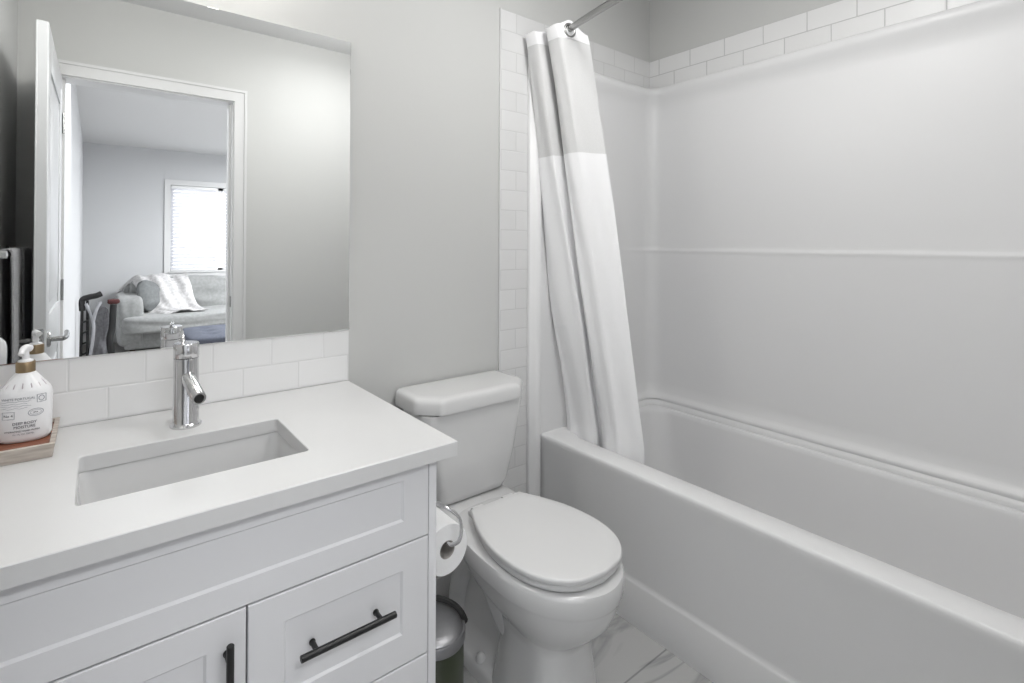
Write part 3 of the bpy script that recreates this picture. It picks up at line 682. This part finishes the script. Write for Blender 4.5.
# ---------------------------------------------------------------- paper holder and roll
ph = empty('toilet_paper_holder', (CXR, .93, .67), 'chrome curved-arm toilet paper holder on the vanity side', 'paper holder')
bm = nb(); lathe(bm, [(0, 0), (.022, 0), (.022, .004), (.016, .008), (.008, .010), (0, .010)], (CXR+.0002, .965, .665), 32, 'X'); obj('mount', bm, M['chrome'], ph)
RXc, RZc = .653, .571
bm = nb(); tube(bm, catmull([(CXR+.008, .965, .665), (CXR+.022, .940, .668), (CXR+.040, .900, .664), (CXR+.062, .888, .645), (CXR+.071, .886, .618), (CXR+.067, .888, .590), (RXc+.004, .902, .576), (RXc, .925, .5718), (RXc, 1.02, .5718)], 8), .0042, 14); obj('arm', bm, M['chrome'], ph)
rl = empty('toilet_paper_roll', (RXc, .97, RZc), 'white toilet paper roll on the chrome arm beside the vanity', 'toilet paper')
bm = nb(); r0, r1, y0, y1 = .0205, .0565, .918, 1.018
lathe(bm, [(r0, y0), (r1-.001, y0), (r1, y0+.001), (r1, y1-.001), (r1-.001, y1), (r0, y1), (r0, y0)], (RXc, 0, RZc-.014), 64, 'Y', cap=False); obj('paper', bm, M['paper'], rl)
bm = nb(); lathe(bm, [(r0-.0002, y0+.0005), (r0-.0002, y1-.0005), (r0-.0015, y1-.0005), (r0-.0015, y0+.0005), (r0-.0002, y0+.0005)], (RXc, 0, RZc-.014), 48, 'Y', cap=False); obj('cardboard_core', bm, M['card'], rl)

# ---------------------------------------------------------------- pedal bin
PX, PY, PR = .684, 1.025, .079
pb = empty('pedal_bin', (PX, PY, 0), 'small olive green pedal bin with steel dome lid behind the vanity side', 'trash bin')
bm = nb(); lathe(bm, [(0, .008), (PR-.002, .008), (PR-.001, .012), (PR-.001, .292), (PR-.003, .296), (0, .296)], (PX, PY, 0), 56); obj('bin_body', bm, M['olive'], pb)
bm = nb(); lathe(bm, [(0, 0), (PR+.002, 0), (PR+.002, .014), (PR, .018), (0, .018)], (PX, PY, 0), 56); obj('base_ring', bm, M['rubber'], pb)
bm = nb(); lathe(bm, [(PR+.0015, .286), (PR+.003, .289), (PR+.003, .308), (PR+.001, .311), (PR-.006, .311), (PR-.006, .286), (PR+.0015, .286)], (PX, PY, 0), 56, cap=False); rim = obj('steel_band', bm, M['steel'], pb)
bm = nb(); lathe(bm, [(PR-.001, .308), (PR-.003, .311), (PR*.9, .316), (PR*.7, .321), (PR*.4, .325), (0, .326)], (PX, PY, 0), 56); obj('dome_lid', bm, M['steel'], pb)
bm = nb()
tube(bm, [(PX+(PR+.001)*math.cos(a), PY+(PR+.001)*math.sin(a), 0.311+.004*math.sin(a)) for a in [math.radians(-25+i*230/30) for i in range(31)]], .0105, 10); obj('hinge_band', bm, M['rubber'], pb)
bm = nb(); tube(bm, catmull([(PX-.02, PY+PR, .30), (PX-.015, PY+PR, .34), (PX-.005, PY+PR, .375), (PX+.003, PY+PR-.004, .39)], 6), .006, 12); obj('carry_handle', bm, M['rubber'], pb)
bm = nb(); box(bm, (PX-.02, PY-PR-.03, .012), (PX+.02, PY-PR+.005, .020), bev=.003); obj('pedal', bm, M['steel'], pb)

# ---------------------------------------------------------------- tub and surround (one moulded unit in three pieces)
tb = empty('bathtub', (1.83, .66, 0), 'white alcove bathtub with wide front rim and flat apron', 'bathtub')
BX0, BX1, BY0, BY1 = 1.450, TX-.001, YF+.001, TY-.001
RIM = .494
IX0, IX1, IY0, IY1 = 1.541, 2.150, YF+.10, 1.350
def tub():
    bm = nb(); K = 10
    def O(z, i=0, fx=0): return rrect(BX0+i+fx, BX1-i*0, BY0+i*0, BY1, .004, z, K)
    def I(z, ix, e1, e0, bk, r): return rrect(IX0+ix, IX1-bk, IY0+e0, IY1-e1, r, z, K)
    inner = [I(RIM, 0, 0, 0, 0, .075), I(RIM-.004, .006, .005, .006, .005, .075), I(RIM-.02, .014, .010, .018, .008, .078), I(RIM-.15, .026, .035, .05, .014, .09), I(.20, .040, .06, .14, .022, .10), I(.15, .055, .085, .20, .035, .11), I(.125, .08, .12, .25, .06, .10), I(.115, .13, .17, .30, .10, .08)]
    outer = [O(0, 0, .006), O(.1355, 0, .006)]
    apron = [O(0, 0, 0), O(.132, 0, 0), O(.139, 0, .003), O(.143, 0, .006), O(.155, 0, .007), O(.30, 0, .006), O(.42, 0, .0045), O(.45, 0, .002), O(.472, 0, 0), O(.484, .0, 0), O(.4915, .0, .002), O(RIM, .0, .007)]
    loft(bm, apron+inner, False, True)
    return bm
obj('tub_shell', tub(), M['acrylic'], tb, angle=50)
bm = nb(); lathe(bm, [(0, .001), (.024, .001), (.028, -.001), (.028, -.003), (0, -.003)], (1.85, 1.12, .118), 40); obj('drain', bm, M['chrome'], tb)
su = empty('tub_surround', (1.83, .66, RIM), 'white moulded wall surround around the tub with a mid-height ridge', 'shower surround')
def surround():
    """path along three walls (plan), inset d varies with height"""
    prof = [(RIM-.001, .052), (.505, .052), (.512, .046), (.518, .042), (.527, .047), (.536, .042), (.543, .032), (.556, .023), (.60, .019), (1.196, .016), (1.203, .0165), (1.209, .0175), (1.214, .019), (1.220, .0182), (1.226, .0155), (1.232, .0145), (1.24, .014), (1.30, .014), (1.60, .014), (1.84, .014), (1.875, .0145), (1.905, .016), (1.93, .026), (1.948, .034), (1.960, .037), (1.978, .036), (1.986, .031), (1.989, .020), (1.990, .003)]
    X1, Y1, Y0_ = TX-.001, TY-.001, YF+.001; xs = BX0-.012
    bm = nb(); rings = []
    for z, d in prof:
        r = .062; row = []; base = .019 if z < .7 else .015
        x1, y1, y0_ = X1-d, Y1-d, Y0_+d
        row += [Vector((xs+(x1-r-xs)*i/14, y1, z)) for i in range(14)]
        row += [Vector((x1-r+r*math.sin(a*PI/16), y1-r+r*math.cos(a*PI/16), z)) for a in range(9)]
        row += [Vector((x1, y1-r+(y0_+r-(y1-r))*i/24, z)) for i in range(1, 24)]
        row += [Vector((x1-r+r*math.cos(a*PI/16), y0_+r-r*math.sin(a*PI/16), z)) for a in range(9)]
        row += [Vector((x1-r+(xs-(x1-r))*i/14, y0_, z)) for i in range(1, 15)]
        if z < 1.7:                                     # the ridges die away along the end walls
            for v in row:
                if v.x < x1-r-.001:
                    k = max(0, min(1, (v.x-(1.60 if z < .7 else 2.05))/.1)); k = max(k, 0 if z < .7 else .3)
                    dd = base+(d-base)*k; v.y = (Y1-dd) if v.y > .6 else (Y0_+dd)
        rings.append(row)
    loft(bm, rings, False, False, close=False); return bm
o = obj('wall_panel', surround(), M['acrylic'], su, angle=60)
for y0, y1 in ((TY-.026, TY-.0005), (YF+.0005, YF+.026)):
    bm = nb(); x0, x1 = 1.3905, 1.4405
    yy = (y0, y1) if y0 > 0 else (y1, y0)
    s = 1 if y0 > 0 else -1; yw = yy[1]; pr = [(x0, 0), (x0, .010), (x0+.003, .014), (x0+.014, .016), (x0+.020, .022), (x0+.030, .026), (x1, .026), (x1+.006, .022), (x1+.0085, .016), (x1+.0085, 0)]
    zs = [(RIM+.0, 1) if False else (0.0, 1), (1.984, 1), (1.990, .7)]
    rg = [[Vector((px_ if True else 0, yw-s*d_*k_, z)) for px_, d_ in pr] for z, k_ in zs]
    loft(bm, rg); obj('flange', bm, M['acrylic'], su, angle=50)

# ---------------------------------------------------------------- curved rod and curtain
RZ_, RX0, RB = 2.047, 1.492, .128
def rodp(y):
    t = (TY-y)/(TY-YF); return Vector((RX0-RB*4*t*(1-t), y, RZ_))
rod = empty('shower_rod', (RX0, TY, RZ_), 'brushed steel curved shower curtain rod above the tub', 'curtain rod')
bm = nb(); tube(bm, [rodp(TY-.004+(YF+.008-TY)*i/48) for i in range(49)], .0125, 20); obj('rod', bm, M['nickel'], rod)
for y, s in ((TY, -1), (YF, 1)):
    p_ = rodp(y); bm = nb(); lathe(bm, [(0, 0), (.035, 0), (.035, s*.004), (.028, s*.010), (.018, s*.018), (.016, s*.03), (0, s*.03)], (p_.x, y, RZ_), 40, 'Y'); obj('flange', bm, M['nickel'], rod)
cu = empty('shower_curtain', (1.46, 1.33, RZ_), 'white fabric shower curtain gathered at the tub end with a sheer upper band', 'curtain')
ZT, ZB = 2.056, .27
def cpoly(z):
    w_ = max(0, min(1, (ZT-z)/(ZT-RIM-.03)))
    wx = w_**.9
    below = max(0, (RIM+.03-z))/.25
    lerp = lambda a, b, t: a+(b-a)*t
    e = max(0, (w_-.62)/.38); e = e*e*(3-2*e)
    Tp = [(1.390, 1.415), (1.358, 1.402), (1.366, 1.356), (1.430, 1.346), (1.432, 1.334), (1.384, 1.322), (1.396, 1.266), (1.536, 1.250)]
    Bt = [(1.580, 1.375), (1.560, 1.350), (1.560, 1.240), (1.592, 1.226), (1.592, 1.212), (1.564, 1.196), (1.558, 1.126), (1.604, 1.050)]
    out = []
    for k, (a, b) in enumerate(zip(Tp, Bt)):
        x = lerp(a[0], b[0], wx)
        if k in (0, 1): y = lerp(a[1], 1.405-.012*k, min(1, w_*1.3)); y = lerp(y, b[1], e)
        elif k == 7: y = lerp(a[1], b[1], w_**.95)
        else: y = lerp(a[1], b[1], w_)
        x += .012*math.sin(w_*5+k*1.7)*w_*(1-w_)*2.2
        out.append(Vector((x-.012*below*0, y, z)))
    return out
def crow(z, n=16):
    P = cpoly(z); out = []
    E = [2*P[0]-P[1]]+P+[2*P[-1]-P[-2]]
    for i in range(len(P)-1):
        a, b, c, d = E[i], P[i], P[i+1], E[i+3]
        for s in range(n):
            t = s/n; ten = .28
            m0 = (c-a)*ten; m1 = (d-b)*ten
            h = (2*t**3-3*t**2+1)*b+(t**3-2*t**2+t)*m0+(-2*t**3+3*t**2)*c+(t**3-t**2)*m1
            g = (i+t)/7; lo = max(0, min(1, (1.75-z)/1.2))
            wob = .010*lo*noise.noise(Vector((g*7, z*2.6, 1.3)))+.0025*math.sin(g*60+z*5)*min(1, (ZT-z)*4)
            dirn = (c-b).normalized(); nrm = Vector((-dirn.y, dirn.x, 0))
            out.append(h+nrm*wob)
    out.append(P[-1]); return out
def cloth(z0, z1, nz, thick, name, m, off=0):
    F, Bk = [], []
    for k in range(nz+1):
        z = z0+(z1-z0)*k/nz; r = crow(z); a, b = [], []
        for i, p in enumerate(r):
            d = (r[min(i+1, len(r)-1)]-r[max(i-1, 0)]).normalized(); nr = Vector((-d.y, d.x, 0))
            kk = max(0, (z-2.0)/(ZT-2.0)); rx = rodp(p.y).x; zz = p.z+kk*(.024*math.exp(-((p.x-rx)/.04)**2)-.18*max(0, p.x-rx-.03)+.002*math.sin(i*.5))
            a.append(Vector((p.x, p.y, zz))+nr*(thick/2)); b.append(Vector((p.x, p.y, zz))-nr*(thick/2))
        F.append(a+b[::-1])
    return obj(name, loft(nb(), F), m, cu, angle=60)
cloth(ZB, 1.583, 90, .0012, 'curtain_panel', M['curtain'])
cloth(1.578, 2.012, 24, .0008, 'mesh_panel', M['mesh'])
cloth(2.008, ZT, 8, .0020, 'header_band', M['curtain'])
# grommets around the rod, one per pleat
T_ = cpoly(RZ_)
for k in (2, 4, 6):
    a, b = T_[k], T_[k+1]
    # point of the pleat nearest the rod
    best = min(((a+(b-a)*(i/20)) for i in range(21)), key=lambda p: abs(p.x-rodp(p.y).x))
    c = rodp(best.y); n_ = Vector((-(b-a).y, (b-a).x, 0)).normalized(); c = Vector((c.x, best.y, RZ_-.006))
    if n_.y > 0: n_ = -n_
    u_ = n_.cross(Vector((0, 0, 1))).normalized()
    bm = nb(); pts = [c+(u_*math.cos(t*PI/16)+Vector((0, 0, 1))*math.sin(t*PI/16))*.0235 for t in range(32)]
    tube(bm, pts, .0070, 12, closed=True); obj('grommet', bm, M['nickel'], cu)

# ---------------------------------------------------------------- towel bar behind the door, with two hanging towels
tbar = empty('towel_bar', (XL, .40, 1.205), 'chrome towel bar on the left wall, seen in the mirror', 'towel bar')
bm = nb(); tube(bm, [(-.235, .165, 1.205), (-.235, .84, 1.205)], .008, 16); obj('bar', bm, M['chrome'], tbar)
for y in (.18, .825):
    bm = nb(); lathe(bm, [(0, 0), (.024, 0), (.024, .006), (.012, .012), (.010, .05), (.013, .058), (.013, .075), (0, .078)], (XL+.0005, y, 1.205), 32, 'X'); obj('post', bm, M['chrome'], tbar)
def towel(y0, y1, zb0, zb1, name, label):
    e = empty(name, (-.235, (y0+y1)/2, 1.205), label, 'towel', 'grey towels hanging on the bar')
    path = [(-.012-.004, zb0)]+[(-.0155, zb0+(1.19-zb0)*i/14) for i in range(1, 15)]+[(.0145*math.sin(a), 1.205+.0145*math.cos(a)) for a in (-1.2, -.6, 0, .6, 1.2)]+[(.0155, 1.19-(1.19-zb1)*i/14) for i in range(0, 15)]
    def ring(dx, rng):
        pass
    bm = nb(); rows = []; n = 24
    for (px_, pz) in path:
        out = []; inn = []
        drop = (1.19-pz)
        for j in range(n+1):
            s = j/n; y = y0+(y1-y0)*s
            wv_ = .004*math.sin(s*11+pz*3)*min(1, drop*3) if drop > 0 else 0
            ox = 1 if px_ >= 0 else -1
            out.append(Vector((-.235+px_+ox*.004+wv_, y, pz+(.004 if drop < .0 else 0)))); inn.append(Vector((-.235+px_-ox*.004*.3+wv_, y, pz)))
        rows.append(out+inn[::-1])
    loft(bm, rows); o1 = obj('towel_cloth', bm, M['towel'], e, angle=60)
    bm = nb(); zz = zb1+.07
    box(bm, (-.235+.0215, y0+.001, zz), (-.235+.0245, y1-.001, zz+.03), bev=.001); obj('border_stripe', bm, M['towel_dark'], o1)
towel(.23, .48, .66, .62, 'hand_towel', 'dark grey towel on the towel bar, nearer the doorway')
towel(.535, .76, .70, .66, 'hand_towel', 'dark grey towel on the towel bar, nearer the mirror')
